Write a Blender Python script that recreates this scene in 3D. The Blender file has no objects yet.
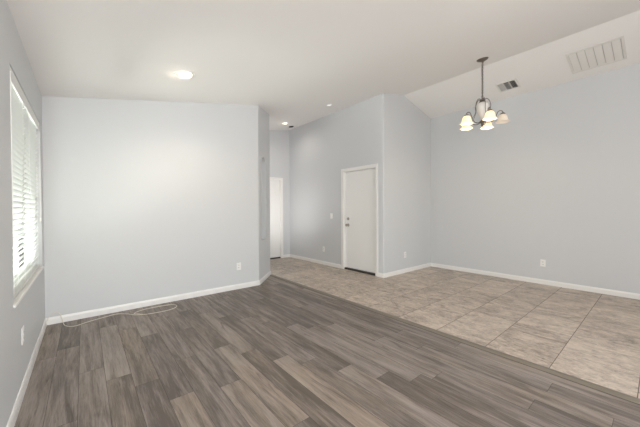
import bpy, bmesh, math, random
from mathutils import Vector, Matrix
random.seed(7)
SC = bpy.context.scene
COL = SC.collection
PI = math.pi
H = 1.25
# ------------------------------------------------------------------ camera
f, pt, yw, rl = 284.747, 0.01261, 0.69209, -0.00393
F = Vector((math.sin(yw)*math.cos(pt), math.cos(yw)*math.cos(pt), -math.sin(pt)))
R0 = Vector((math.cos(yw), -math.sin(yw), 0)); U0 = R0.cross(F)
R = R0*math.cos(rl)+U0*math.sin(rl); U = -R0*math.sin(rl)+U0*math.cos(rl)
cd = bpy.data.cameras.new('camera'); cam = bpy.data.objects.new('camera', cd); COL.objects.link(cam)
cd.sensor_width = 36; cd.lens = f/640*36; cd.clip_start = 0.02
M4 = Matrix.Identity(4)
for i in range(3):
    M4[i][0] = R[i]; M4[i][1] = U[i]; M4[i][2] = -F[i]
M4[0][3] = 0; M4[1][3] = 0; M4[2][3] = H
cam.matrix_world = M4
SC.camera = cam
# ------------------------------------------------------------------ world, light, exposure
w = bpy.data.worlds.new('world'); SC.world = w; w.use_nodes = True
wn = w.node_tree.nodes; wl = w.node_tree.links
bg = wn['Background']
sky = wn.new('ShaderNodeTexSky'); sky.sky_type = 'NISHITA'; sky.sun_disc = False
sky.sun_elevation = math.radians(50); sky.sun_rotation = math.radians(120)
wl.new(sky.outputs[0], bg.inputs[0]); bg.inputs[1].default_value = 0.35
SC.view_settings.view_transform = 'Standard'; SC.view_settings.look = 'None'
SC.view_settings.gamma = 1; SC.view_settings.use_curve_mapping = False
SC.view_settings.exposure = 0.36

def area(name, loc, target, sx, sy, power, color=(1, 1, 1)):
    l = bpy.data.lights.new(name, 'AREA'); l.shape = 'RECTANGLE'; l.size = sx; l.size_y = sy
    l.energy = power; l.color = color
    o = bpy.data.objects.new(name, l); COL.objects.link(o); o.location = loc
    o.rotation_euler = (Vector(target)-Vector(loc)).to_track_quat('-Z', 'Y').to_euler()
    return o
area('fill_rear', (1.5, -2.47, 1.25), (1.5, 4, 2.1), 3.2, 2.2, 80, (1.0, 0.99, 0.985))  # added fill from behind the camera, at an invented door
area('daylight_left_window', (-0.95, 3.33, 1.55), (0.5, 3.33, 1.3), 1.5, 1.6, 22, (1.0, 1.0, 0.98))
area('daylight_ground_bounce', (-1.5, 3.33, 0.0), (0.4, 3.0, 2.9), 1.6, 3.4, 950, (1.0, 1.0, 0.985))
area('fill_hall', (2.80, 5.45, 1.3), (4.1, 6.35, 2.9), 0.9, 1.8, 11.5, (1.0, 0.98, 0.96))  # added fill for the hall, hidden behind the angled wall
area('fill_near_left', (-0.31, -1.0, 1.4), (0.6, 2.2, 3.6), 1.6, 1.5, 84, (1.0, 0.985, 0.965))  # added fill behind the camera, in front of an invented side window

# ------------------------------------------------------------------ layout
X0 = -0.3385; YB = 4.3054; XB = 2.2426; CX, CY = 2.7685, 4.8539
XD = 4.2155; YE = 6.3481; YF = 3.2689; XG = 5.8689
ZC = 2.4954; S = 0.1911; XR = 4.8455; S2 = 0.2412; ZR = ZC+S*(XR-X0)
YR = -2.6
def cz(x):
    x = max(x, X0)
    return ZC+S*(x-X0) if x <= XR else ZR-S2*(x-XR)

# ------------------------------------------------------------------ materials
def mat(name, color, rough=0.6, metal=0.0, spec=0.5, bump=None, emit=None, trans=None):
    m = bpy.data.materials.new(name); m.use_nodes = True
    n = m.node_tree.nodes; l = m.node_tree.links; b = n['Principled BSDF']
    b.inputs['Base Color'].default_value = (*color, 1); b.inputs['Roughness'].default_value = rough
    b.inputs['Metallic'].default_value = metal; b.inputs['Specular IOR Level'].default_value = spec
    tc = n.new('ShaderNodeTexCoord')
    nz = n.new('ShaderNodeTexNoise'); nz.inputs['Scale'].default_value = bump[0] if bump else 40
    nz.inputs['Detail'].default_value = 4
    l.new(tc.outputs['Object'], nz.inputs['Vector'])
    mr = n.new('ShaderNodeMapRange'); mr.inputs['To Min'].default_value = max(0, rough-0.04); mr.inputs['To Max'].default_value = min(1, rough+0.04)
    l.new(nz.outputs['Fac'], mr.inputs['Value']); l.new(mr.outputs[0], b.inputs['Roughness'])
    if bump:
        bp = n.new('ShaderNodeBump'); bp.inputs['Strength'].default_value = bump[1]; bp.inputs['Distance'].default_value = 0.002
        l.new(nz.outputs['Fac'], bp.inputs['Height']); l.new(bp.outputs[0], b.inputs['Normal'])
    if emit:
        b.inputs['Emission Color'].default_value = (*emit[0], 1); b.inputs['Emission Strength'].default_value = emit[1]
    if trans:
        t = n.new('ShaderNodeBsdfTranslucent'); t.inputs[0].default_value = (*color, 1)
        mx = n.new('ShaderNodeMixShader'); mx.inputs[0].default_value = trans
        l.new(b.outputs[0], mx.inputs[1]); l.new(t.outputs[0], mx.inputs[2]); l.new(mx.outputs[0], n['Material Output'].inputs[0])
    return m
M = {}
M['wall'] = mat('wall_paint', (0.65, 0.658, 0.668), 0.55, spec=0.3, bump=(90, 0.12))
M['ceil'] = mat('ceiling_paint', (0.87, 0.845, 0.82), 0.75, spec=0.2, bump=(60, 0.15))
M['trim'] = mat('white_trim_paint', (0.86, 0.845, 0.82), 0.35)
M['door'] = mat('white_door_paint', (0.90, 0.89, 0.87), 0.4)
M['plate'] = mat('white_plastic', (0.88, 0.87, 0.85), 0.35)
M['slot'] = mat('dark_slot', (0.03, 0.03, 0.03), 0.6)
M['dark'] = mat('duct_shade_dark', (0.025, 0.023, 0.02), 0.9)  # near-black colour standing in for the shade inside the supply duct
M['nickel'] = mat('satin_nickel', (0.42, 0.40, 0.37), 0.3, metal=1)
M['bronze'] = mat('aged_pewter', (0.20, 0.175, 0.15), 0.42, metal=0.75)
M['blind'] = mat('blind_slat_white', (0.78, 0.785, 0.76), 0.45, trans=0.12)
M['valance'] = mat('blind_valance_white', (0.80, 0.79, 0.77), 0.45)
M['vinyl'] = mat('window_vinyl', (0.72, 0.72, 0.70), 0.4)
M['cable'] = mat('cable_beige', (0.72, 0.66, 0.57), 0.5)
M['vent'] = mat('vent_enamel', (0.76, 0.735, 0.70), 0.45)
M['filter'] = mat('pale_filter', (0.60, 0.57, 0.53), 0.9)
M['strip'] = mat('transition_strip', (0.20, 0.168, 0.13), 0.45, bump=(30, 0.2))
M['threshold'] = mat('threshold_bronze', (0.05, 0.043, 0.035), 0.6)
M['can_ring'] = mat('can_trim_white', (0.82, 0.80, 0.77), 0.35)
M['can_in'] = mat('can_reflector', (0.55, 0.53, 0.50), 0.3, metal=0.6)
M['lamp_warm'] = mat('lamp_face_warm', (1, 0.95, 0.85), 0.5, emit=((1, 0.86, 0.62), 2.6))
M['lamp_hall'] = mat('lamp_face_hall', (1, 0.97, 0.9), 0.5, emit=((1, 0.93, 0.82), 3))
M['lamp_off'] = mat('lamp_face_dim', (0.9, 0.88, 0.85), 0.4, emit=((1, 0.93, 0.85), 0.55))
M['shade'] = mat('shade_glass', (0.93, 0.86, 0.72), 0.35, emit=((1, 0.82, 0.48), 0.30), trans=0.35)
M['shade_dim'] = mat('shade_glass_dim', (0.93, 0.86, 0.78), 0.35, emit=((1, 0.84, 0.66), 0.12), trans=0.35)
M['urn'] = mat('alabaster_column', (0.80, 0.77, 0.74), 0.35)
M['bulb'] = mat('bulb_glow', (1, 0.95, 0.85), 0.5, emit=((1, 0.85, 0.55), 6))
M['gravel'] = mat('outside_gravel', (0.42, 0.38, 0.31), 0.9, bump=(25, 0.5))
M['stucco'] = mat('outside_stucco', (0.55, 0.50, 0.42), 0.9, bump=(50, 0.4))
M['leaf'] = mat('hedge_leaf', (0.16, 0.26, 0.07), 0.6)
def glass_mat():
    m = bpy.data.materials.new('window_glass'); m.use_nodes = True; n = m.node_tree.nodes; l = m.node_tree.links
    n.remove(n['Principled BSDF'])
    t = n.new('ShaderNodeBsdfTransparent'); t.inputs[0].default_value = (0.94, 0.97, 0.95, 1)
    g = n.new('ShaderNodeBsdfGlossy'); g.inputs['Roughness'].default_value = 0.02
    fr = n.new('ShaderNodeFresnel'); mx = n.new('ShaderNodeMixShader')
    l.new(fr.outputs[0], mx.inputs[0]); l.new(t.outputs[0], mx.inputs[1]); l.new(g.outputs[0], mx.inputs[2])
    l.new(mx.outputs[0], n['Material Output'].inputs[0]); return m
M['glass'] = glass_mat()

def plank_mat():
    m = bpy.data.materials.new('vinyl_plank'); m.use_nodes = True; n = m.node_tree.nodes; l = m.node_tree.links
    b = n['Principled BSDF']
    at = n.new('ShaderNodeAttribute'); at.attribute_name = 'tone'
    sp = n.new('ShaderNodeSeparateColor'); l.new(at.outputs['Color'], sp.inputs[0])   # r tone, g offset, b warmth
    geo = n.new('ShaderNodeNewGeometry')
    off = n.new('ShaderNodeVectorMath'); off.operation = 'SCALE'; off.inputs[0].default_value = (37, 91, 13)
    l.new(sp.outputs[1], off.inputs['Scale'])
    ad = n.new('ShaderNodeVectorMath'); ad.operation = 'ADD'; l.new(geo.outputs['Position'], ad.inputs[0]); l.new(off.outputs[0], ad.inputs[1])
    def noise(sc, scale, detail, rough=0.55, dist=0):
        mp = n.new('ShaderNodeMapping'); mp.inputs['Scale'].default_value = sc
        l.new(ad.outputs[0], mp.inputs[0])
        z = n.new('ShaderNodeTexNoise'); z.inputs['Scale'].default_value = scale; z.inputs['Detail'].default_value = detail
        z.inputs['Roughness'].default_value = rough; z.inputs['Distortion'].default_value = dist
        l.new(mp.outputs[0], z.inputs['Vector']); return z
    broad = noise((11, 0.9, 1), 1.6, 4, 0.55, 0.7)
    fine = noise((75, 3.5, 1), 2.2, 8, 0.75)
    hue = noise((5, 1.1, 1), 1.3, 3, 0.5, 0.8)
    stain = noise((14, 1.6, 1), 1.2, 3, 0.6, 1.2)
    def math_(op, a, bb):
        q = n.new('ShaderNodeMath'); q.operation = op
        for i, v in enumerate((a, bb)):
            if isinstance(v, (int, float)): q.inputs[i].default_value = v
            else: l.new(v, q.inputs[i])
        return q.outputs[0]
    # value = tone + broad + fine
    v = math_('ADD', sp.outputs[0], math_('MULTIPLY', math_('SUBTRACT', broad.outputs['Fac'], 0.5), 0.95))
    v = math_('ADD', v, math_('MULTIPLY', math_('SUBTRACT', fine.outputs['Fac'], 0.5), 0.8))
    cr = n.new('ShaderNodeValToRGB'); l.new(v, cr.inputs[0])
    e = cr.color_ramp.elements
    e[0].position = 0.05; e[0].color = (0.12, 0.097, 0.078, 1)
    e[1].position = 0.95; e[1].color = (0.56, 0.49, 0.43, 1)
    x = e.new(0.35); x.color = (0.29, 0.245, 0.208, 1)
    x = e.new(0.65); x.color = (0.43, 0.37, 0.318, 1)
    # warmth
    wm = n.new('ShaderNodeMix'); wm.data_type = 'RGBA'; wm.blend_type = 'MULTIPLY'
    k = math_('ADD', sp.outputs[2], math_('MULTIPLY', math_('SUBTRACT', hue.outputs['Fac'], 0.5), 1.2))
    cr2 = n.new('ShaderNodeValToRGB'); l.new(k, cr2.inputs[0])
    e = cr2.color_ramp.elements; e[0].position = 0.1; e[0].color = (0.93, 0.93, 0.97, 1); e[1].position = 0.95; e[1].color = (1.05, 0.96, 0.88, 1)
    x = e.new(0.5); x.color = (1.0, 0.97, 0.93, 1)
    wm.inputs['Factor'].default_value = 1
    l.new(cr.outputs[0], wm.inputs['A']); l.new(cr2.outputs[0], wm.inputs['B'])
    st = n.new('ShaderNodeValToRGB'); l.new(stain.outputs['Fac'], st.inputs[0])
    e = st.color_ramp.elements; e[0].position = 0.29; e[0].color = (0.6, 0.57, 0.55, 1); e[1].position = 0.41; e[1].color = (1, 1, 1, 1)
    w2 = n.new('ShaderNodeMix'); w2.data_type = 'RGBA'; w2.blend_type = 'MULTIPLY'; w2.inputs['Factor'].default_value = 1
    l.new(wm.outputs['Result'], w2.inputs['A']); l.new(st.outputs[0], w2.inputs['B'])
    l.new(w2.outputs['Result'], b.inputs['Base Color'])
    b.inputs['Roughness'].default_value = 0.42; b.inputs['Specular IOR Level'].default_value = 0.4
    bp = n.new('ShaderNodeBump'); bp.inputs['Strength'].default_value = 0.25; bp.inputs['Distance'].default_value = 0.001
    l.new(fine.outputs['Fac'], bp.inputs['Height']); l.new(bp.outputs[0], b.inputs['Normal'])
    return m
def tile_mat():
    m = bpy.data.materials.new('travertine_tile'); m.use_nodes = True; n = m.node_tree.nodes; l = m.node_tree.links
    b = n['Principled BSDF']
    at = n.new('ShaderNodeAttribute'); at.attribute_name = 'tone'
    sp = n.new('ShaderNodeSeparateColor'); l.new(at.outputs['Color'], sp.inputs[0])
    geo = n.new('ShaderNodeNewGeometry')
    off = n.new('ShaderNodeVectorMath'); off.operation = 'SCALE'; off.inputs[0].default_value = (31, 57, 11)
    l.new(sp.outputs[1], off.inputs['Scale'])
    ad = n.new('ShaderNodeVectorMath'); ad.operation = 'ADD'; l.new(geo.outputs['Position'], ad.inputs[0]); l.new(off.outputs[0], ad.inputs[1])
    def noise(sc, scale, detail, rough, dist):
        mp = n.new('ShaderNodeMapping'); mp.inputs['Scale'].default_value = sc; mp.inputs['Rotation'].default_value = (0, 0, 0.25)
        l.new(ad.outputs[0], mp.inputs[0])
        z = n.new('ShaderNodeTexNoise'); z.inputs['Scale'].default_value = scale; z.inputs['Detail'].default_value = detail
        z.inputs['Roughness'].default_value = rough; z.inputs['Distortion'].default_value = dist
        l.new(mp.outputs[0], z.inputs['Vector']); return z
    a = noise((2.2, 1.0, 1), 2.6, 8, 0.66, 1.2)
    c = noise((2.4, 1.1, 1), 15.0, 8, 0.78, 0.9)
    mx = n.new('ShaderNodeMath'); mx.operation = 'MULTIPLY_ADD'; mx.inputs[1].default_value = 0.68
    l.new(c.outputs['Fac'], mx.inputs[0])
    m2 = n.new('ShaderNodeMath'); m2.operation = 'MULTIPLY'; m2.inputs[1].default_value = 0.52; l.new(a.outputs['Fac'], m2.inputs[0])
    l.new(m2.outputs[0], mx.inputs[2])
    m3 = n.new('ShaderNodeMath'); m3.operation = 'ADD'; l.new(mx.outputs[0], m3.inputs[0])
    m4 = n.new('ShaderNodeMath'); m4.operation = 'MULTIPLY_ADD'; m4.inputs[1].default_value = 0.07; m4.inputs[2].default_value = -0.035
    l.new(sp.outputs[0], m4.inputs[0]); l.new(m4.outputs[0], m3.inputs[1])
    cr = n.new('ShaderNodeValToRGB'); l.new(m3.outputs[0], cr.inputs[0])
    e = cr.color_ramp.elements
    e[0].position = 0.43; e[0].color = (0.20, 0.155, 0.12, 1)
    e[1].position = 0.75; e[1].color = (0.74, 0.635, 0.505, 1)
    x = e.new(0.54); x.color = (0.42, 0.345, 0.28, 1)
    x = e.new(0.64); x.color = (0.59, 0.50, 0.415, 1)
    l.new(cr.outputs[0], b.inputs['Base Color'])
    b.inputs['Roughness'].default_value = 0.38; b.inputs['Specular IOR Level'].default_value = 0.4
    bp = n.new('ShaderNodeBump'); bp.inputs['Strength'].default_value = 0.15; bp.inputs['Distance'].default_value = 0.001
    l.new(c.outputs['Fac'], bp.inputs['Height']); l.new(bp.outputs[0], b.inputs['Normal'])
    return m
M['plank'] = plank_mat(); M['tile'] = tile_mat()
M['grout'] = mat('grout', (0.17, 0.14, 0.115), 0.9)
M['plank_gap'] = mat('plank_gap', (0.06, 0.05, 0.045), 0.9)

# ------------------------------------------------------------------ mesh helpers
def obj(name, bm, m, parent=None, smooth=False):
    me = bpy.data.meshes.new(name)
    bmesh.ops.recalc_face_normals(bm, faces=bm.faces[:])
    bm.to_mesh(me); bm.free()
    for mm in (m if isinstance(m, (list, tuple)) else [m]): me.materials.append(mm)
    if smooth:
        for p in me.polygons: p.use_smooth = True
        me.set_sharp_from_angle(angle=math.radians(40))
    o = bpy.data.objects.new(name, me); COL.objects.link(o)
    if parent: o.parent = parent
    return o
def struct(name, bm, m, parent=None, smooth=False):
    o = obj(name, bm, m, parent, smooth)
    if not parent: o['kind'] = 'structure'
    return o
def tag(o, label, cat, group=None):
    o['label'] = label; o['category'] = cat
    if group: o['group'] = group
    return o
def thing(name, label, cat, loc=(0, 0, 0), mat4=None, group=None):
    o = bpy.data.objects.new(name, None); COL.objects.link(o); o.empty_display_size = 0.05
    if mat4 is not None: o.matrix_world = mat4
    else: o.location = loc
    return tag(o, label, cat, group)
def frame(loc, normal, up=(0, 0, 1)):
    """matrix whose +Z points out along normal, +Y as close as possible to up"""
    z = Vector(normal).normalized(); y = Vector(up); y = (y-z*y.dot(z)).normalized(); x = y.cross(z)
    m = Matrix.Identity(4)
    for i in range(3): m[i][0] = x[i]; m[i][1] = y[i]; m[i][2] = z[i]; m[i][3] = loc[i]
    return m
def bx(bm, lo, hi, bev=0, mi=0, mtx=None):
    r = bmesh.ops.create_cube(bm, size=1.0)
    vs = r['verts']
    for v in vs:
        v.co = Vector([lo[i] if v.co[i] < 0 else hi[i] for i in range(3)])
    fs = {fc for v in vs for fc in v.link_faces}
    for fc in fs: fc.material_index = mi
    if bev:
        es = list({e for v in vs for e in v.link_edges})
        r2 = bmesh.ops.bevel(bm, geom=es, offset=bev, segments=2, affect='EDGES', profile=0.5)
        vs = list({v for fc in r2['faces'] for v in fc.verts})
    if mtx is not None:
        bmesh.ops.transform(bm, matrix=mtx, verts=vs)
    return vs
def lathe(bm, prof, seg=24, mtx=None, cap=True, mi=0, ripple=None):
    rings = []
    for (r, z) in prof:
        ring = []
        for k in range(seg):
            a = 2*PI*k/seg
            rr = r*(1+(ripple(z, a) if ripple else 0))
            ring.append(bm.verts.new((rr*math.cos(a), rr*math.sin(a), z)))
        rings.append(ring)
    for a, b in zip(rings, rings[1:]):
        for k in range(seg):
            fc = bm.faces.new((a[k], a[(k+1) % seg], b[(k+1) % seg], b[k])); fc.material_index = mi
    if cap:
        for rg in (rings[0], rings[-1]):
            fc = bm.faces.new(rg); fc.material_index = mi
    vs = [v for rg in rings for v in rg]
    if mtx is not None: bmesh.ops.transform(bm, matrix=mtx, verts=vs)
    return vs
def tube(bm, pts, rad, seg=8, cap=True, closed=False):
    pts = [Vector(p) for p in pts]; n = len(pts); rings = []
    up = Vector((0.13, 0.21, 0.97)).normalized()
    for i, p in enumerate(pts):
        t = ((pts[(i+1) % n]-pts[i-1]) if closed else (pts[min(i+1, n-1)]-pts[max(i-1, 0)])).normalized()
        s = t.cross(up)
        if s.length < 0.05: s = t.cross(Vector((1, 0, 0)))
        s.normalize(); q = s.cross(t)
        r = rad(i/(n-1)) if callable(rad) else rad
        rings.append([bm.verts.new(p+(s*math.cos(2*PI*k/seg)+q*math.sin(2*PI*k/seg))*r) for k in range(seg)])
    prs = list(zip(rings, rings[1:]))+([(rings[-1], rings[0])] if closed else [])
    for a, b in prs:
        for k in range(seg): bm.faces.new((a[k], a[(k+1) % seg], b[(k+1) % seg], b[k]))
    if cap and not closed:
        bm.faces.new(rings[0]); bm.faces.new(rings[-1])
def smooth_path(pts, n=8):
    pts = [Vector(p) for p in pts]; out = []
    for i in range(len(pts)-1):
        p0 = pts[max(i-1, 0)]; p1 = pts[i]; p2 = pts[i+1]; p3 = pts[min(i+2, len(pts)-1)]
        for k in range(n):
            t = k/n
            out.append(0.5*((2*p1)+(p2-p0)*t+(2*p0-5*p1+4*p2-p3)*t*t+(3*p1-p0-3*p2+p3)*t**3))
    out.append(pts[-1]); return out
def prism(foot, z0=0.0, top=None):
    """vertical prism over a footprint, its top following the vaulted ceiling"""
    bm = bmesh.new(); top = top or (lambda x: cz(x)+0.004)
    a = [bm.verts.new((x, y, z0)) for x, y in foot]; b = [bm.verts.new((x, y, top(x))) for x, y in foot]
    n = len(foot)
    for k in range(n): bm.faces.new((a[k], a[(k+1) % n], b[(k+1) % n], b[k]))
    bm.faces.new(a); bm.faces.new(b)
    bmesh.ops.triangulate(bm, faces=[fc for fc in bm.faces if len(fc.verts) > 4])
    return bm
def cut(o, cbm):
    me = bpy.data.meshes.new('cutter'); bmesh.ops.recalc_face_normals(cbm, faces=cbm.faces[:]); cbm.to_mesh(me); cbm.free()
    c = bpy.data.objects.new('cutter', me); COL.objects.link(c)
    md = o.modifiers.new('cut', 'BOOLEAN'); md.operation = 'DIFFERENCE'; md.solver = 'EXACT'; md.object = c
    bpy.context.view_layer.update()
    dg = bpy.context.evaluated_depsgraph_get()
    nm = bpy.data.meshes.new_from_object(o.evaluated_get(dg)); old = o.data
    o.modifiers.clear(); o.data = nm; nm.name = old.name
    bpy.data.objects.remove(c); bpy.data.meshes.remove(me); bpy.data.meshes.remove(old)
def arc(cx, cy, r, a0, a1, n=6):
    return [(cx+r*math.cos(math.radians(a0+(a1-a0)*k/n)), cy+r*math.sin(math.radians(a0+(a1-a0)*k/n))) for k in range(n+1)]

# ------------------------------------------------------------------ plank floor (one mesh, a tone for each board)
XT = 2.709           # where the boards end at the transition strip
PW = 0.154; PX = -0.197
def board_floor():
    bm = bmesh.new(); lay = bm.loops.layers.color.new('tone')
    bx(bm, (X0-0.1, YR, -0.05), (2.752, YB+0.75, -0.0015), mi=1)
    ends = {1: 2.85, 2: 2.60, 3: 2.385, 4: 2.065, 5: 1.35, 6: 3.21, 7: 2.575, 8: 2.335, 9: 2.06, 10: 3.085, 11: 1.605, 12: 1.346, 13: 2.385, 14: 1.08, 15: 1.75, 16: 2.62, 17: 0.5, 18: 1.2, 0: 3.45, -1: 2.1}
    # tone and warmth of boards picked out one by one: key = (column, boards beyond (1, 2..) or before (0, -1..) the joint)
    T = {(0, 0): (.50, .45), (0, 1): (.42, .4), (1, 0): (.55, .45), (1, 1): (.60, .4), (2, 0): (.40, .8), (2, 1): (.66, .45), (2, 2): (.5, .4), (3, 0): (.38, .3), (3, 1): (.52, .9), (3, 2): (.55, .4),
         (4, 0): (.56, .85), (4, 1): (.40, .1), (4, 2): (.62, .4), (5, 0): (.42, .5), (5, 1): (.48, .3), (5, 2): (.5, .4), (6, 0): (.46, .35), (6, 1): (.45, .5), (7, 0): (.62, .8), (7, 1): (.38, .5), (7, 2): (.5, .3),
         (8, 0): (.36, .65), (8, 1): (.56, .6), (8, 2): (.5, .3), (9, 0): (.64, .85), (9, 1): (.40, .55), (9, 2): (.5, .3), (10, 0): (.60, .4), (10, -1): (.52, .6), (10, -2): (.3, .9), (10, 1): (.46, .2),
         (11, 0): (.58, .6), (11, -1): (.6, .7), (11, 1): (.40, .45), (11, 2): (.5, .5), (12, 0): (.34, .15), (12, 1): (.60, .45), (12, 2): (.44, .3), (13, 0): (.60, .4), (13, -1): (.44, .4), (13, 1): (.28, .1), (13, 2): (.5, .3),
         (14, 0): (.48, .4), (14, 1): (.58, .5), (15, 0): (.56, .4), (15, 1): (.50, .2), (16, 0): (.52, .35), (16, 1): (.42, .1), (17, 1): (.56, .3), (18, 1): (.5, .2)}
    for c in range(-1, 20):
        x0 = PX+PW*c; x1 = min(x0+PW, XT)
        if x0 >= XT: break
        e0 = ends.get(c, 1.0+random.random()*1.2)
        for k in range(-5, 5):
            y0 = e0+(k-1)*1.22; y1 = y0+1.22
            y0 = max(y0, YR); y1 = min(y1, YB+0.75)
            if y1-y0 < 0.02: continue
            tn, wmh = T.get((c, k), (random.uniform(.38, .62), random.uniform(.15, .75)))
            g = 0.0010
            vs = [bm.verts.new(p) for p in ((x0+g, y0+g, 0), (x1-g, y0+g, 0), (x1-g, y1-g, 0), (x0+g, y1-g, 0))]
            fc = bm.faces.new(vs); col = (0.5+(tn-0.51)*0.9, random.random(), 0.5+(wmh-0.5)*0.7, 1)
            for lp in fc.loops: lp[lay] = col
    return bm
def finish_floor(bm, name, mats):
    me = bpy.data.meshes.new(name); bm.to_mesh(me); bm.free()
    for m in mats: me.materials.append(m)
    o = bpy.data.objects.new(name, me); COL.objects.link(o); o['kind'] = 'structure'; return o
fo = finish_floor(board_floor(), 'floor', (M['plank'], M['plank_gap']))
def tile_floor():
    bm = bmesh.new(); lay = bm.loops.layers.color.new('tone')
    bx(bm, (2.752, YR, -0.05), (XG+0.1, YE+0.1, -0.0015), mi=1)
    P = 0.4635; g = 0.0026
    xs = [2.74+P*k for k in range(-1, 8)]; ys = [0.565+P*k for k in range(-8, 14)]
    for i in range(len(xs)-1):
        for j in range(len(ys)-1):
            a = max(xs[i], 2.782); b = min(xs[i+1], XG+0.05); c = max(ys[j], YR); d = min(ys[j+1], YE+0.05)
            if b-a < 0.02 or d-c < 0.02: continue
            gx = 0.0008
            vs = [bm.verts.new(p) for p in ((a+gx, c+g, 0), (b-gx, c+g, 0), (b-gx, d-g, 0), (a+gx, d-g, 0))]
            fc = bm.faces.new(vs); col = (random.random(), random.random(), 0.5, 1)
            for lp in fc.loops: lp[lay] = col
    return bm
ft = finish_floor(tile_floor(), 'floor_tile', (M['tile'], M['grout']))
bm = bmesh.new()      # T shaped transition strip
prof = [(2.716, 0), (2.722, 0.005), (2.742, 0.010), (2.765, 0.010), (2.787, 0.006), (2.794, 0)]
ra = [bm.verts.new((x, YR, z)) for x, z in prof]; rb = [bm.verts.new((x, 4.80, z)) for x, z in prof]
for k in range(len(prof)): bm.faces.new((ra[k], ra[(k+1) % 6], rb[(k+1) % 6], rb[k]))
bm.faces.new(ra); bm.faces.new(rb)
struct('trim_1', bm, M['strip'])

# ------------------------------------------------------------------ walls
TH = 0.14
WY0, WY1, WZ0, WZ1 = 2.545, 4.10, 0.665, 2.155
wl_ = struct('wall_left', prism([(X0, YR-TH), (X0, YB+TH), (X0-TH, YB+TH), (X0-TH, YR-TH)]), M['wall'])
cb = bmesh.new(); bx(cb, (X0-0.3, WY0, WZ0), (X0+0.2, WY1, WZ1)); cut(wl_, cb)
cb = bmesh.new(); bx(cb, (X0-0.3, -1.8, WZ0), (X0+0.2, -0.2, WZ1)); cut(wl_, cb)  # opening for the added side window
rc = 0.022
# back wall (rounded outer corner carried by the angled wall)
struct('wall_back', prism([(X0, YB), (XB-rc*0.4, YB), (XB-rc*0.4, YB+TH), (X0, YB+TH)]), M['wall'])
d = Vector((CX-XB, CY-YB)).normalized(); nrm = Vector((d.y, -d.x))   # into the room
ang = math.degrees(math.atan2(nrm.y, nrm.x))
def corner(px, py, a0, a1, r):
    # rounded convex corner between faces with normals at a0 and a1 degrees
    am = math.radians((a0+a1)/2); h = math.radians((a1-a0)/2)
    cx = px-math.cos(am)*r/math.cos(h); cy = py-math.sin(am)*r/math.cos(h)
    return arc(cx, cy, r, a0, a1)
foot = corner(XB, YB, -90, ang, rc)+corner(CX, CY, ang, 0, rc)+[(CX, YE), (CX-TH, YE), (CX-TH, CY+0.06), (XB-0.05, YB+TH+0.06), (XB-rc*0.4, YB+TH)]
# keep only the angled part here, the hall side is its own wall
foot = corner(XB, YB, -90, ang, rc)+corner(CX, CY, ang, 0, rc)+[(CX-0.26, CY+0.04), (XB-0.19, YB+0.2)]
wa = struct('wall_angled', prism(foot), M['wall'], smooth=True)
Lw = (Vector((CX, CY))-Vector((XB, YB))).length
na, nb, nz0, nzs = 0.175, 0.475, 0.73, 2.04
cb = bmesh.new()
sh = [(na, nz0), (nb, nz0)]+[((na+nb)/2+(nb-na)/2*math.cos(PI*k/14), nzs+(nb-na)/2*math.sin(PI*k/14)) for k in range(15)]
def on_c(t, o): return (XB+d.x*t+nrm.x*o, YB+d.y*t+nrm.y*o)
va = [cb.verts.new((*on_c(t, 0.05), z)) for t, z in sh]; vb = [cb.verts.new((*on_c(t, -0.17), z)) for t, z in sh]
for k in range(len(sh)): cb.faces.new((va[k], va[(k+1) % len(sh)], vb[(k+1) % len(sh)], vb[k]))
cb.faces.new(va); cb.faces.new(vb)
cut(wa, cb)
hall = struct('wall_hall', prism([(CX, CY+0.012), (CX, YE), (CX-TH, YE), (CX-TH, CY+0.012)]), M['wall'])
# entry wall with the closed white door
DY0, DY1, DZ = 3.44, 4.315, 2.055
foot = [(XD, YE)]+corner(XD, YF, -180, -90, rc)[0:7]
foot += [(XD+TH, YF), (XD+TH, YE)]
we = struct('wall_entry', prism(foot), M['wall'], smooth=True)
cb = bmesh.new(); bx(cb, (XD-0.1, DY0, -0.1), (XD+TH+0.1, DY1, DZ)); cut(we, cb)
struct('wall_dining', prism([(XD+TH, YF), (XR, YF), (XG, YF), (XG, YF+TH), (XR, YF+TH), (XD+TH, YF+TH)]), M['wall'])
struct('wall_right', prism([(XG, YR-TH), (XG+TH, YR-TH), (XG+TH, YF+TH), (XG, YF+TH)], top=lambda x: cz(XG)+0.004), M['wall'])
EX0, EX1, EZ = 3.13, 3.95, 2.035
wE = struct('wall_end', prism([(CX-TH, YE), (XD+TH, YE), (XD+TH, YE+TH), (CX-TH, YE+TH)]), M['wall'])
cb = bmesh.new(); bx(cb, (EX0, YE-0.1, -0.1), (EX1, YE+TH+0.1, EZ)); cut(wE, cb)
RX0, RX1, RZ = -0.15, 3.15, 2.35
wr = struct('wall_rear', prism([(X0-TH, YR), (XR, YR), (XG+TH, YR), (XG+TH, YR-TH), (XR, YR-TH), (X0-TH, YR-TH)], top=lambda x: cz(min(x, XG))+0.004), M['wall'])
cb = bmesh.new(); bx(cb, (RX0, YR-0.3, 0.02), (RX1, YR+0.1, RZ)); cut(wr, cb)

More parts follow.
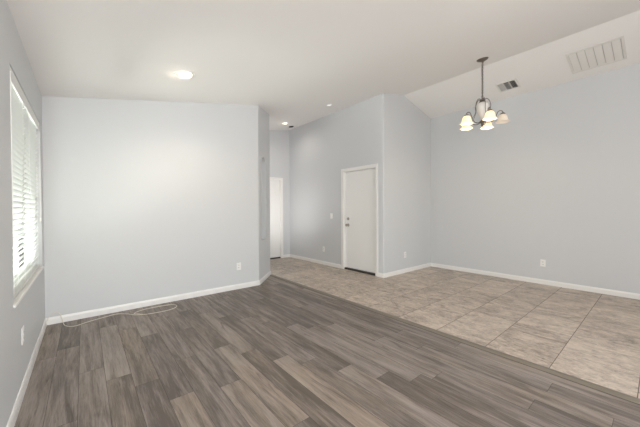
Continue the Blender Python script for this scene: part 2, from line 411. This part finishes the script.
# ------------------------------------------------------------------ ceiling (one vaulted slab with openings for the cans)
bm = bmesh.new()
pr = [(X0-TH, cz(X0)-S*TH), (XR, ZR), (XG+TH, cz(XG)-S2*TH), (XG+TH, cz(XG)-S2*TH+0.16), (XR, ZR+0.16), (X0-TH, cz(X0)-S*TH+0.16)]
a = [bm.verts.new((x, YR-TH, z)) for x, z in pr]; b = [bm.verts.new((x, YE+TH, z)) for x, z in pr]
for k in range(6): bm.faces.new((a[k], a[(k+1) % 6], b[(k+1) % 6], b[k]))
bm.faces.new((a[0], a[1], a[4], a[5])); bm.faces.new((a[1], a[2], a[3], a[4]))
bm.faces.new((b[0], b[1], b[4], b[5])); bm.faces.new((b[1], b[2], b[3], b[4]))
ceil = struct('ceiling', bm, M['ceil'])
NL = Vector((S, 0, -1)).normalized()       # down into the room, left slope
NR = Vector((-S2, 0, -1)).normalized()
CANS = [(0.865, 3.335, 0.108, 'warm'), (3.60, 5.585, 0.075, 'hall'), (3.64, 4.10, 0.075, 'off')]
for x, y, r, k in CANS:
    cb = bmesh.new(); lathe(cb, [(r*0.86, -0.05), (r*0.86, 0.12)], 32, frame((x, y, cz(x)), -NL, (0, 1, 0))); cut(ceil, cb)

# ------------------------------------------------------------------ window
win = bmesh.new()
xi, xo = X0-0.085, X0-0.125
def ring(bm, y0, y1, z0, z1, wd, x0=xi, x1=xo):
    bx(bm, (x1, y0, z0), (x0, y0+wd, z1), 0.002); bx(bm, (x1, y1-wd, z0), (x0, y1, z1), 0.002)
    bx(bm, (x1, y0+wd, z0), (x0, y1-wd, z0+wd), 0.002); bx(bm, (x1, y0+wd, z1-wd), (x0, y1-wd, z1), 0.002)
ring(win, WY0, WY1, WZ0, WZ1, 0.045)
wo = struct('window_1', win, M['vinyl'])
ym = (WY0+WY1)/2
bm = bmesh.new(); bx(bm, (xo+0.003, ym-0.03, WZ0+0.045), (xi+0.002, ym+0.03, WZ1-0.045), 0.003); obj('mullion', bm, M['vinyl'], wo)
for a_, b_ in ((WY0+0.045, ym-0.03), (ym+0.03, WY1-0.045)):
    bm = bmesh.new(); ring(bm, a_, b_, WZ0+0.045, WZ1-0.045, 0.03, xi-0.008, xo+0.008); s_ = obj('sash', bm, M['vinyl'], wo)
    bm = bmesh.new(); bx(bm, (xi-0.022, a_+0.03, WZ0+0.075), (xi-0.018, b_-0.03, WZ1-0.075)); obj('glass_pane', bm, M['glass'], s_)
bm = bmesh.new(); bx(bm, (xi, WY0-0.0, WZ0-0.002), (X0, WY1+0.0, WZ0+0.010)); bx(bm, (X0-0.001, WY0-0.02, WZ0-0.008), (X0+0.012, WY1+0.03, WZ0+0.010), 0.004)
sill = struct('trim_2', bm, M['trim'])
bm = bmesh.new(); ring(bm, -1.8, -0.2, WZ0, WZ1, 0.045); w3 = struct('added_side_window', bm, M['vinyl'])  # unseen window, added behind the camera to carry the near-left fill
bm = bmesh.new(); bx(bm, (xi-0.022, -1.755, WZ0+0.045), (xi-0.018, -0.245, WZ1-0.045)); obj('glass_pane', bm, M['glass'], w3)
# two white slatted blinds side by side
def blind(y0, y1, label):
    t = thing('window_blind', label, 'blind', (X0-0.036, (y0+y1)/2, WZ0+0.012), group='slatted blinds in the side window')
    c = -(y1+y0)/2; L = (y1-y0)/2; zb = -(WZ0+0.012)
    def B(name, fn, m):
        b_ = bmesh.new(); fn(b_); return obj(name, b_, m, t)
    B('headrail', lambda b_: bx(b_, (-0.024, -L, WZ1-0.055+zb), (0.022, L, WZ1-0.003+zb), 0.002), M['valance'])
    B('valance', lambda b_: bx(b_, (0.024, -L, WZ1-0.085+zb), (0.031, L, WZ1-0.003+zb), 0.002), M['valance'])
    B('bottom_rail', lambda b_: bx(b_, (-0.018, -L, 0.006), (0.024, L, 0.026), 0.004), M['blind'])
    def slats(b_):
        z = 0.056
        top = WZ1-0.085+zb
        while z < top:
            a = math.radians(57); hw = 0.025
            for q in (0,):
                mt = Matrix.Translation((0.0, 0, z)) @ Matrix.Rotation(-a, 4, 'Y')
                pr_ = [(-hw, 0), (-hw*0.5, 0.0022), (0, 0.003), (hw*0.5, 0.0022), (hw, 0)]
                va_ = []
                for yy in (-L, L):
                    va_.append([b_.verts.new(mt @ Vector((px, yy, pz+0.0012))) for px, pz in pr_]+[b_.verts.new(mt @ Vector((px, yy, pz-0.0012))) for px, pz in reversed(pr_)])
                n_ = len(va_[0])
                for k in range(n_): b_.faces.new((va_[0][k], va_[0][(k+1) % n_], va_[1][(k+1) % n_], va_[1][k]))
                b_.faces.new(va_[0]); b_.faces.new(va_[1])
            z += 0.0405
    B('slats', slats, M['blind'])
    def ladder(yy):
        def fn(b_):
            for xx in (-0.019, 0.019): tube(b_, [(xx, yy, 0.02), (xx, yy, WZ1-0.055+zb)], 0.0011, 5)
        return fn
    for yy in (-L*0.62, L*0.62): B('ladder_cord', ladder(yy), M['plate'])
    return t
b1 = blind(WY0+0.006, ym-0.012, 'white slatted blind in the near half of the side window')
b2 = blind(ym+0.012, WY1-0.006, 'white slatted blind in the far half of the side window, next to the corner')
bm = bmesh.new(); tube(bm, [(0.034, 0, 0.70), (0.034, 0, 1.78)], 0.004, 6)
o = obj('tilt_wand', bm, M['plate'], b1); o.location = (0, -0.365, -0.35)
bm = bmesh.new(); tube(bm, [(0.033, 0, 0.5), (0.033, 0, 1.38)], 0.0016, 5); lathe(bm, [(0.003, 0), (0.008, 0.008), (0.006, 0.035), (0.002, 0.04)], 10, Matrix.Translation((0.033, 0, 0.465)))
o = obj('lift_cord', bm, M['plate'], b2); o.location = (0, 0.34, 0)

# unseen glass door added behind the camera to go with the rear fill
rd = bmesh.new()
def ringx(bm, x0, x1, z0, z1, wd, y0, y1):
    bx(bm, (x0, y0, z0), (x0+wd, y1, z1)); bx(bm, (x1-wd, y0, z0), (x1, y1, z1)); bx(bm, (x0+wd, y0, z0), (x1-wd, y1, z0+wd)); bx(bm, (x0+wd, y0, z1-wd), (x1-wd, y1, z1))
ringx(rd, RX0, RX1, 0.02, RZ, 0.05, YR-0.1, YR-0.04); bx(rd, ((RX0+RX1)/2-0.03, YR-0.1, 0.07), ((RX0+RX1)/2+0.03, YR-0.04, RZ-0.05))
rdo = struct('added_rear_door', rd, M['vinyl'])
bm = bmesh.new(); bx(bm, (RX0+0.05, YR-0.075, 0.07), (RX1-0.05, YR-0.07, RZ-0.05)); obj('glass_pane', bm, M['glass'], rdo)

# ------------------------------------------------------------------ doors
# door_1: flat white slab in the entry wall
dr = bmesh.new(); bx(dr, (XD+0.062, DY0+0.020, 0.034), (XD+0.102, DY1-0.020, DZ-0.018), 0.002)
do = struct('door_1', dr, M['door'])
cs = bmesh.new()
CW = 0.06
def casing_prof(bm, lo, hi): bx(bm, lo, hi, 0.004)
casing_prof(cs, (XD-0.016, DY0-CW+0.008, 0), (XD+0.0005, DY0+0.008, DZ+CW-0.008))
casing_prof(cs, (XD-0.016, DY1-0.008, 0), (XD+0.0005, DY1+CW-0.008, DZ+CW-0.008))
casing_prof(cs, (XD-0.016, DY0+0.008, DZ-0.008), (XD+0.0005, DY1-0.008, DZ+CW-0.008))
obj('casing', cs, M['trim'], do)
jb = bmesh.new()
bx(jb, (XD, DY0, 0), (XD+TH, DY0+0.017, DZ)); bx(jb, (XD, DY1-0.017, 0), (XD+TH, DY1, DZ)); bx(jb, (XD, DY0+0.017, DZ-0.015), (XD+TH, DY1-0.017, DZ))
obj('jamb', jb, M['trim'], do)
th = bmesh.new(); bx(th, (XD+0.012, DY0+0.017, 0), (XD+TH, DY1-0.017, 0.032), 0.003)
obj('threshold', th, M['threshold'], do)
def round_hw(name, y, z, prof, parent):
    b_ = bmesh.new(); lathe(b_, prof, 24, frame((XD+0.063, y, z), (-1, 0, 0))); return obj(name, b_, M['nickel'], parent, True)
ky = DY1-0.020-0.065
round_hw('deadbolt', ky, 1.062, [(0.032, 0), (0.032, 0.008), (0.027, 0.014), (0.018, 0.016), (0.017, 0.022), (0.01, 0.024)], do)
kb = round_hw('door_knob', ky, 0.930, [(0.033, 0), (0.033, 0.006), (0.024, 0.012), (0.012, 0.016), (0.012, 0.034), (0.020, 0.040), (0.029, 0.050), (0.030, 0.060), (0.022, 0.070), (0.008, 0.073)], do)
for z in (0.25, 1.03, 1.82):
    b_ = bmesh.new(); bx(b_, (XD+0.056, DY0+0.014, z-0.045), (XD+0.066, DY0+0.026, z+0.045), 0.002); obj('hinge', b_, M['nickel'], do)
# door_2: panelled door at the end of the hall
dr = bmesh.new(); dx0, dx1 = EX0+0.018, EX1-0.018; yd = YE+0.045
bx(dr, (dx0, yd, 0.03), (dx1, yd+0.035, EZ-0.016), 0.002)
d2 = struct('door_2', dr, M['door'])
for (za, zb_) in ((0.16, 0.72), (0.84, 1.52), (1.62, 1.92)):
    for (xa, xb_) in ((dx0+0.10, (dx0+dx1)/2-0.05), ((dx0+dx1)/2+0.05, dx1-0.10)):
        pn = bmesh.new()
        bx(pn, (xa, yd-0.006, za), (xb_, yd+0.001, zb_), 0.005); bx(pn, (xa+0.03, yd-0.011, za+0.03), (xb_-0.03, yd-0.005, zb_-0.03), 0.004)
        obj('raised_panel', pn, M['door'], d2)
cs = bmesh.new()
casing_prof(cs, (EX0-CW+0.008, YE-0.016, 0), (EX0+0.008, YE+0.0005, EZ+CW-0.008)); casing_prof(cs, (EX1-0.008, YE-0.016, 0), (EX1+CW-0.008, YE+0.0005, EZ+CW-0.008))
casing_prof(cs, (EX0+0.008, YE-0.016, EZ-0.008), (EX1-0.008, YE+0.0005, EZ+CW-0.008)); obj('casing', cs, M['trim'], d2)
jb = bmesh.new(); bx(jb, (EX0, YE, 0), (EX0+0.016, YE+TH, EZ)); bx(jb, (EX1-0.016, YE, 0), (EX1, YE+TH, EZ)); bx(jb, (EX0+0.016, YE, EZ-0.014), (EX1-0.016, YE+TH, EZ)); obj('jamb', jb, M['trim'], d2)
th = bmesh.new(); bx(th, (EX0+0.016, YE+0.01, 0), (EX1-0.016, YE+TH, 0.028), 0.003); obj('threshold', th, M['threshold'], d2)
b_ = bmesh.new(); lathe(b_, [(0.033, 0), (0.033, 0.006), (0.012, 0.012), (0.012, 0.034), (0.029, 0.050), (0.022, 0.070), (0.008, 0.073)], 20, frame((dx0+0.065, yd, 0.93), (0, -1, 0))); obj('door_knob', b_, M['nickel'], d2, True)

# ------------------------------------------------------------------ baseboards
BH, BT = 0.078, 0.013
def baseboard(name, pts):
    """pts in order with the room on the right-hand side of travel"""
    bm = bmesh.new(); P = [Vector(p) for p in pts]; n = len(P)
    def nrm_(i, j):
        t = (P[j]-P[i]).normalized(); return Vector((t.y, -t.x))
    prof = [(0, 0), (BT, 0), (BT, BH*0.72), (BT*0.7, BH*0.86), (BT*0.45, BH), (0, BH)]
    rings = []
    for i in range(n):
        if i == 0: m_ = nrm_(0, 1)
        elif i == n-1: m_ = nrm_(n-2, n-1)
        else:
            a_, b_ = nrm_(i-1, i), nrm_(i, i+1); m_ = (a_+b_); m_ = m_/m_.length; m_ = m_/max(0.3, m_.dot(a_))
        rings.append([bm.verts.new((P[i].x+m_.x*o_, P[i].y+m_.y*o_, z)) for o_, z in prof])
    for a_, b_ in zip(rings, rings[1:]):
        for k in range(6): bm.faces.new((a_[k], a_[(k+1) % 6], b_[(k+1) % 6], b_[k]))
    bm.faces.new(rings[0]); bm.faces.new(rings[-1])
    return struct(name, bm, M['trim'])
baseboard('baseboard_left', [(X0, YR+0.001), (X0, YB-BT)])
baseboard('baseboard_back', [(X0, YB), (XB-0.001, YB)])
baseboard('baseboard_angled', [(XB, YB), (CX, CY), (CX, CY+0.05)])
baseboard('baseboard_hall', [(CX, CY+0.05), (CX, YE-BT)])
baseboard('baseboard_end', [(EX1+CW-0.007, YE), (XD-BT, YE)])
baseboard('baseboard_entry', [(XD, YE), (XD, DY1+CW-0.007)])
baseboard('baseboard_corner', [(XD, DY0-CW+0.007), (XD, YF), (XD+0.03, YF)])
baseboard('baseboard_dining', [(XD+0.03, YF), (XG-BT, YF)])
baseboard('baseboard_right', [(XG, YF), (XG, YR+0.001)])

# ------------------------------------------------------------------ outlets and switch
def outlet(loc, normal, label, kind='outlet'):
    t = thing('wall_outlet' if kind == 'outlet' else 'light_switch', label, 'outlet' if kind == 'outlet' else 'switch', mat4=frame(loc, normal))
    b_ = bmesh.new(); bx(b_, (-0.036, -0.058, 0.0), (0.036, 0.058, 0.005), 0.002); obj('cover_plate', b_, M['plate'], t)
    if kind == 'outlet':
        for s in (-1, 1):
            b_ = bmesh.new(); bx(b_, (-0.016, s*0.020-0.014, 0.004), (0.016, s*0.020+0.014, 0.0072), 0.0012); rcp = obj('receptacle', b_, M['plate'], t)
            b_ = bmesh.new(); bx(b_, (-0.008, s*0.020-0.003, 0.0068), (-0.005, s*0.020+0.007, 0.0077)); bx(b_, (0.005, s*0.020-0.003, 0.0068), (0.008, s*0.020+0.005, 0.0077))
            lathe(b_, [(0.0028, 0.0068), (0.0028, 0.0077)], 10, Matrix.Translation((0, s*0.020-0.009, 0))); obj('slots', b_, M['slot'], rcp)
    else:
        b_ = bmesh.new(); bx(b_, (-0.017, -0.033, 0.004), (0.017, 0.033, 0.007), 0.001); bx(b_, (-0.014, -0.03, 0.006), (0.014, 0.03, 0.009), 0.001); obj('rocker', b_, M['plate'], t)
    for yy in ((0,) if kind == 'outlet' else (-0.048, 0.048)):
        b_ = bmesh.new(); lathe(b_, [(0.0028, 0.0045), (0.0028, 0.0056), (0.001, 0.006)], 10, Matrix.Translation((0, yy, 0))); obj('screw', b_, M['plate'], t)
    return t
outlet((1.885, YB, 0.358), (0, -1, 0), 'white double outlet low on the back wall, left of the angled wall')
outlet((XD, 4.955, 0.355), (-1, 0, 0), 'white outlet low on the grey wall left of the closed door, below the switch')
outlet((4.897, YF, 0.354), (0, -1, 0), 'white outlet low on the short wall between the door and the far corner')
outlet((XG, 1.273, 0.352), (-1, 0, 0), 'white outlet low on the long right-hand wall above the tiled floor')
outlet((X0, 2.83, 0.39), (1, 0, 0), 'white outlet on the left wall below the window blinds')
outlet((XD, 4.688, 1.114), (-1, 0, 0), 'white light switch on the grey wall left of the closed door', 'switch')

# ------------------------------------------------------------------ recessed lights
LAB = {'warm': 'lit recessed ceiling light glowing warm above the plank floor', 'hall': 'bright recessed ceiling light in the hallway before the far door', 'off': 'dim recessed ceiling light near the top of the closed door wall'}
for x, y, r, k in CANS:
    t = thing('recessed_light', LAB[k], 'ceiling light', mat4=frame((x, y, cz(x)), NL, (0, 1, 0)), group='recessed lights in the sloped ceiling')
    b_ = bmesh.new(); lathe(b_, [(r*0.84, -0.004), (r*0.84, 0.004), (r*0.98, 0.005), (r*1.06, 0.002), (r*1.06, -0.0), ], 40, cap=False); obj('trim_ring', b_, M['can_ring'], t, True)
    b_ = bmesh.new(); lathe(b_, [(r*0.845, 0.003), (r*0.83, -0.03), (r*0.80, -0.06), (0.004, -0.062)], 40, cap=False); obj('housing', b_, M['can_in'], t, True)
    # tilted eyeball with its lamp face
    tilt = Matrix.Rotation(math.radians(12), 4, 'Y') @ Matrix.Rotation(math.radians(10), 4, 'X')
    b_ = bmesh.new(); lathe(b_, [(r*0.80, -0.035), (r*0.79, -0.014), (r*0.70, -0.004), (r*0.62, -0.006), (r*0.58, -0.02)], 36, tilt, cap=False); obj('eyeball', b_, M['can_ring'], t, True)
    b_ = bmesh.new(); lathe(b_, [(0.002, -0.010), (r*0.35, -0.011), (r*0.56, -0.014), (r*0.60, -0.020)], 30, tilt, cap=False)
    obj('lamp', b_, M['lamp_warm' if k == 'warm' else 'lamp_hall' if k == 'hall' else 'lamp_off'], t, True)
    if k != 'off':
        ld = bpy.data.lights.new('can_light', 'SPOT'); ld.energy = 22 if k == 'warm' else 7; ld.spot_size = math.radians(150); ld.spot_blend = 0.8; ld.shadow_soft_size = 0.05
        ld.color = (1, 0.86, 0.68) if k == 'warm' else (1, 0.93, 0.84)
        lo = bpy.data.objects.new('can_light', ld); COL.objects.link(lo); lo.parent = t; lo.location = (0, 0, 0.03); lo.rotation_euler = (PI, 0, 0)
        ld = bpy.data.lights.new('can_spill', 'POINT'); ld.energy = 0.5 if k == 'warm' else 0.2; ld.color = (1, 0.85, 0.66); ld.shadow_soft_size = 0.02
        lo = bpy.data.objects.new('can_spill', ld); COL.objects.link(lo); lo.parent = t; lo.location = (0.04, 0, 0.045)

# ------------------------------------------------------------------ vents
def grille(name, label, loc, normal, w_, h_, kind):
    t = thing(name, label, 'vent', mat4=frame(loc, normal, (0, 1, 0)))
    # local x = down the slope, local y = along the room
    b_ = bmesh.new(); fw = 0.028
    bx(b_, (-w_/2, -h_/2, 0), (-w_/2+fw, h_/2, 0.010), 0.003); bx(b_, (w_/2-fw, -h_/2, 0), (w_/2, h_/2, 0.010), 0.003)
    bx(b_, (-w_/2+fw, -h_/2, 0), (w_/2-fw, -h_/2+fw, 0.010), 0.003); bx(b_, (-w_/2+fw, h_/2-fw, 0), (w_/2-fw, h_/2, 0.010), 0.003)
    obj('frame', b_, M['vent'], t)
    b_ = bmesh.new(); bx(b_, (-w_/2+fw*0.9, -h_/2+fw*0.9, 0.0005), (w_/2-fw*0.9, h_/2-fw*0.9, 0.0015)); obj('duct_backing', b_, M['filter' if kind == 'return' else 'dark'], t)  # flat sheet on uncut ceiling; the supply's is coloured as duct shade
    iw, ih = w_/2-fw, h_/2-fw
    if kind == 'return':
        for k in range(6):
            ya = -ih+2*ih*k/6; yb_ = -ih+2*ih*(k+1)/6
            b_ = bmesh.new(); z_ = -iw+0.008
            while z_ < iw-0.004:
                m_ = Matrix.Translation((z_, 0, 0.006)) @ Matrix.Rotation(math.radians(12), 4, 'Y')
                bx(b_, (-0.0088, ya+0.006, -0.0006), (0.0088, yb_-0.002, 0.0006), 0, 0, m_); z_ += 0.0135
            obj('louvre_bank', b_, M['vent'], t)
    else:
        # three banks: outer two with louvres across, middle with louvres along
        segs = [(-ih, -ih/3, 'x', 35), (-ih/3, ih/3, 'y', 35), (ih/3, ih, 'x', -35)]
        for ya, yb_, ax, an in segs:
            b_ = bmesh.new()
            if ax == 'y':
                q = -iw+0.012
                while q < iw-0.006:
                    m_ = Matrix.Translation((q, 0, 0.008)) @ Matrix.Rotation(math.radians(an+90), 4, 'Y')
                    bx(b_, (-0.008, ya+0.005, -0.0007), (0.008, yb_-0.005, 0.0007), 0, 0, m_); q += 0.02
            else:
                q = ya+0.010
                while q < yb_-0.006:
                    m_ = Matrix.Translation((0, q, 0.008)) @ Matrix.Rotation(math.radians(an), 4, 'X')
                    bx(b_, (-iw, -0.0007, -0.008), (iw, 0.0007, 0.008), 0, 0, m_); q += 0.019
            obj('louvre_bank', b_, M['vent'], t)
        for yy in (-ih/3, ih/3): b_ = bmesh.new(); bx(b_, (-iw, yy-0.004, 0.001), (iw, yy+0.004, 0.012)); obj('divider', b_, M['vent'], t)
    return t
def on_r(x): return cz(x)
grille('supply_vent', 'small square ceiling vent with dark louvres beside the chandelier', (5.505, 1.685, on_r(5.505)), NR, 0.27, 0.30, 'supply')
grille('return_vent', 'large pale return air grille on the sloped ceiling above the right wall', (5.435, 0.610, on_r(5.435)), NR, 0.50, 0.56, 'return')
# small round detector with a dark slot in the hallway
t = thing('smoke_detector', 'small round ceiling fitting with a dark lower edge beside the hallway light', 'smoke detector', mat4=frame((3.90, 5.80, cz(3.90)), NL, (0, 1, 0)))
b_ = bmesh.new(); lathe(b_, [(0.070, 0), (0.070, 0.014), (0.066, 0.020), (0.055, 0.022), (0.052, 0.021)], 32); obj('base', b_, M['can_ring'], t, True)
b_ = bmesh.new(); lathe(b_, [(0.060, 0.021), (0.060, 0.028)], 32); obj('sensor_gap', b_, M['slot'], t, True)
b_ = bmesh.new(); lathe(b_, [(0.062, 0.028), (0.060, 0.036), (0.045, 0.042), (0.01, 0.043)], 32); obj('cap', b_, M['slot'], t, True)

# ------------------------------------------------------------------ chandelier
CHX, CHY = 4.43, 1.675
zc_ = cz(CHX)
ch = thing('chandelier', 'five-light chandelier with frosted bell shades on a chain', 'chandelier', (CHX, CHY, zc_))
b_ = bmesh.new(); lathe(b_, [(0.075, 0), (0.075, 0.008), (0.062, 0.020), (0.03, 0.032), (0.012, 0.040), (0.010, 0.055)], 32, frame((0, 0, 0), NL)); obj('canopy', b_, M['bronze'], ch, True)
ZH = 2.585-zc_      # ring the arms hang at (shade tops), local
ztop = 2.87-zc_     # top loop of body
b_ = bmesh.new()
z = -0.045; k = 0
while z > ztop+0.01:
    pts = []
    for q in range(12):
        a = 2*PI*q/12; u = 0.011*math.cos(a); v = 0.019*math.sin(a)
        pts.append((u if k % 2 == 0 else 0, 0 if k % 2 == 0 else u, z-0.014+v))
    tube(b_, pts, 0.0034, 5, closed=True)
    z -= 0.025; k += 1
tube(b_, smooth_path([(0.004, 0.004, -0.03), (-0.007, 0.006, -0.2), (0.007, -0.006, -0.4), (0, 0, ztop)], 6), 0.0035, 6)
obj('chain', b_, M['bronze'], ch, True)
b_ = bmesh.new()
tube(b_, [(0.016*math.cos(2*PI*q/16), 0, ztop-0.005+0.018*math.sin(2*PI*q/16)) for q in range(16)], 0.0035, 6, closed=True)
obj('hanging_loop', b_, M['bronze'], ch, True); b_ = bmesh.new()
lathe(b_, [(0.004, ztop-0.015), (0.012, ztop-0.025), (0.024, ztop-0.04), (0.020, ztop-0.052), (0.034, ztop-0.062), (0.044, ztop-0.078), (0.02, ztop-0.085)], 24)
obj('top_hub', b_, M['bronze'], ch, True); b_ = bmesh.new()
lathe(b_, [(0.016, ztop-0.330), (0.020, ztop-0.340), (0.038, ztop-0.355), (0.040, ztop-0.368), (0.022, ztop-0.382), (0.014, ztop-0.398), (0.018, ztop-0.408), (0.012, ztop-0.422), (0.003, ztop-0.430)], 24)
obj('bottom_finial', b_, M['bronze'], ch, True)
b_ = bmesh.new()
lathe(b_, [(0.03, ztop-0.082), (0.060, ztop-0.095), (0.078, ztop-0.122), (0.080, ztop-0.155), (0.066, ztop-0.20), (0.044, ztop-0.25), (0.028, ztop-0.30), (0.022, ztop-0.332)], 28, ripple=lambda z, a: 0.02*math.cos(14*a))
obj('urn', b_, M['urn'], ch, True)
cr_h = Vector((CHX, CHY, 0)).normalized(); rr_h = Vector((cr_h.y, -cr_h.x, 0))
RA = 0.25
for k in range(5):
    an = math.radians(-69+72*k)
    dr_ = rr_h*math.cos(an)+cr_h*math.sin(an)
    def P(r, z): return dr_*r+Vector((0, 0, z))
    b_ = bmesh.new()
    # scroll arm: up from the base, curling out to the shade fitter
    zt = ZH
    path = [P(0.03, ztop-0.365), P(0.075, ztop-0.38), P(0.13, ztop-0.365), P(0.165, ztop-0.31), P(0.175, zt-0.00), P(0.195, zt+0.040), P(0.225, zt+0.050), P(RA, zt+0.030), P(RA, zt+0.010)]
    tube(b_, smooth_path(path, 6), 0.0058, 7)
    path = [P(0.02, ztop-0.06), P(0.05, ztop-0.035), P(0.082, ztop-0.06), P(0.104, ztop-0.13), P(0.100, ztop-0.20), P(0.125, ztop-0.27), P(0.160, ztop-0.315)]
    tube(b_, smooth_path(path, 6), lambda q: 0.0055-0.002*q, 6)
    arm = obj('arm', b_, M['bronze'], ch, True)
    b_ = bmesh.new(); mt = Matrix.Translation(P(RA, zt))
    lathe(b_, [(0.006, 0.022), (0.014, 0.016), (0.028, 0.008), (0.032, -0.004), (0.030, -0.010), (0.012, -0.012)], 20, mt); obj('fitter', b_, M['bronze'], arm, True)
    b_ = bmesh.new()
    rp = lambda z, a: 0.05*max(0, min(1, (-z-0.06)/0.06))*math.cos(6*a)+0.012*math.cos(18*a)
    outer = [(0.028, -0.006), (0.040, -0.014), (0.052, -0.032), (0.058, -0.056), (0.062, -0.078), (0.072, -0.098), (0.088, -0.114)]
    inner = [(r_-0.004, z_-0.001) for r_, z_ in reversed(outer)]
    lathe(b_, outer+inner, 36, mt, cap=False, ripple=rp)
    lit = k not in (1,)
    obj('lamp_shade', b_, M['shade' if lit else 'shade_dim'], arm, True)
    b_ = bmesh.new(); lathe(b_, [(0.006, -0.012), (0.012, -0.02), (0.014, -0.035), (0.022, -0.050), (0.024, -0.065), (0.014, -0.082), (0.003, -0.086)], 16, mt)
    obj('light_bulb', b_, M['bulb'] if lit else M['urn'], arm, True)
    if lit:
        ld = bpy.data.lights.new('chandelier_bulb', 'POINT'); ld.energy = 1.3; ld.color = (1, 0.80, 0.55); ld.shadow_soft_size = 0.02
        lo = bpy.data.objects.new('chandelier_bulb', ld); COL.objects.link(lo); lo.parent = ch; lo.location = P(RA, zt-0.10)

# ------------------------------------------------------------------ loose cable on the floor
r_ = 0.0032
pts = [(-0.318, YB-0.02, 0.050), (-0.314, YB-0.020, 0.085), (-0.29, YB-0.018, 0.105), (-0.252, YB-0.018, 0.128), (-0.222, YB-0.02, 0.105), (-0.203, YB-0.022, 0.045), (-0.192, YB-0.055, r_+0.004),
       (-0.165, 4.13, r_), (-0.09, 4.06, r_), (0.039, 4.125, r_), (0.225, 4.19, r_), (0.305, 4.195, r_), (0.396, 4.115, r_), (0.473, 4.01, r_), (0.60, 3.955, r_), (0.762, 3.945, r_),
       (0.87, 3.975, r_), (0.922, 4.058, r_), (0.885, 4.15, r_), (0.753, 4.18, r_), (0.583, 4.175, r_), (0.50, 4.14, r_), (0.455, 4.09, r_), (0.475, 4.03, r_+0.007), (0.53, 3.975, r_+0.004)]
b_ = bmesh.new(); tube(b_, smooth_path(pts, 8), r_, 7)
tag(obj('cable', b_, M['cable'], None, True), 'thin beige cable lying in a long loop on the floor along the back wall', 'cable')

# ------------------------------------------------------------------ outside the window: ground, garden wall and a low hedge
b_ = bmesh.new(); bx(b_, (-7, -9, -0.25), (X0-TH-0.02, 9, -0.12)); o = obj('ground', b_, M['gravel']); o['kind'] = 'structure'
b_ = bmesh.new(); bx(b_, (-4.2, -6, -0.12), (-4.0, 9, 1.7)); o = obj('garden_wall', b_, M['stucco']); o['kind'] = 'structure'
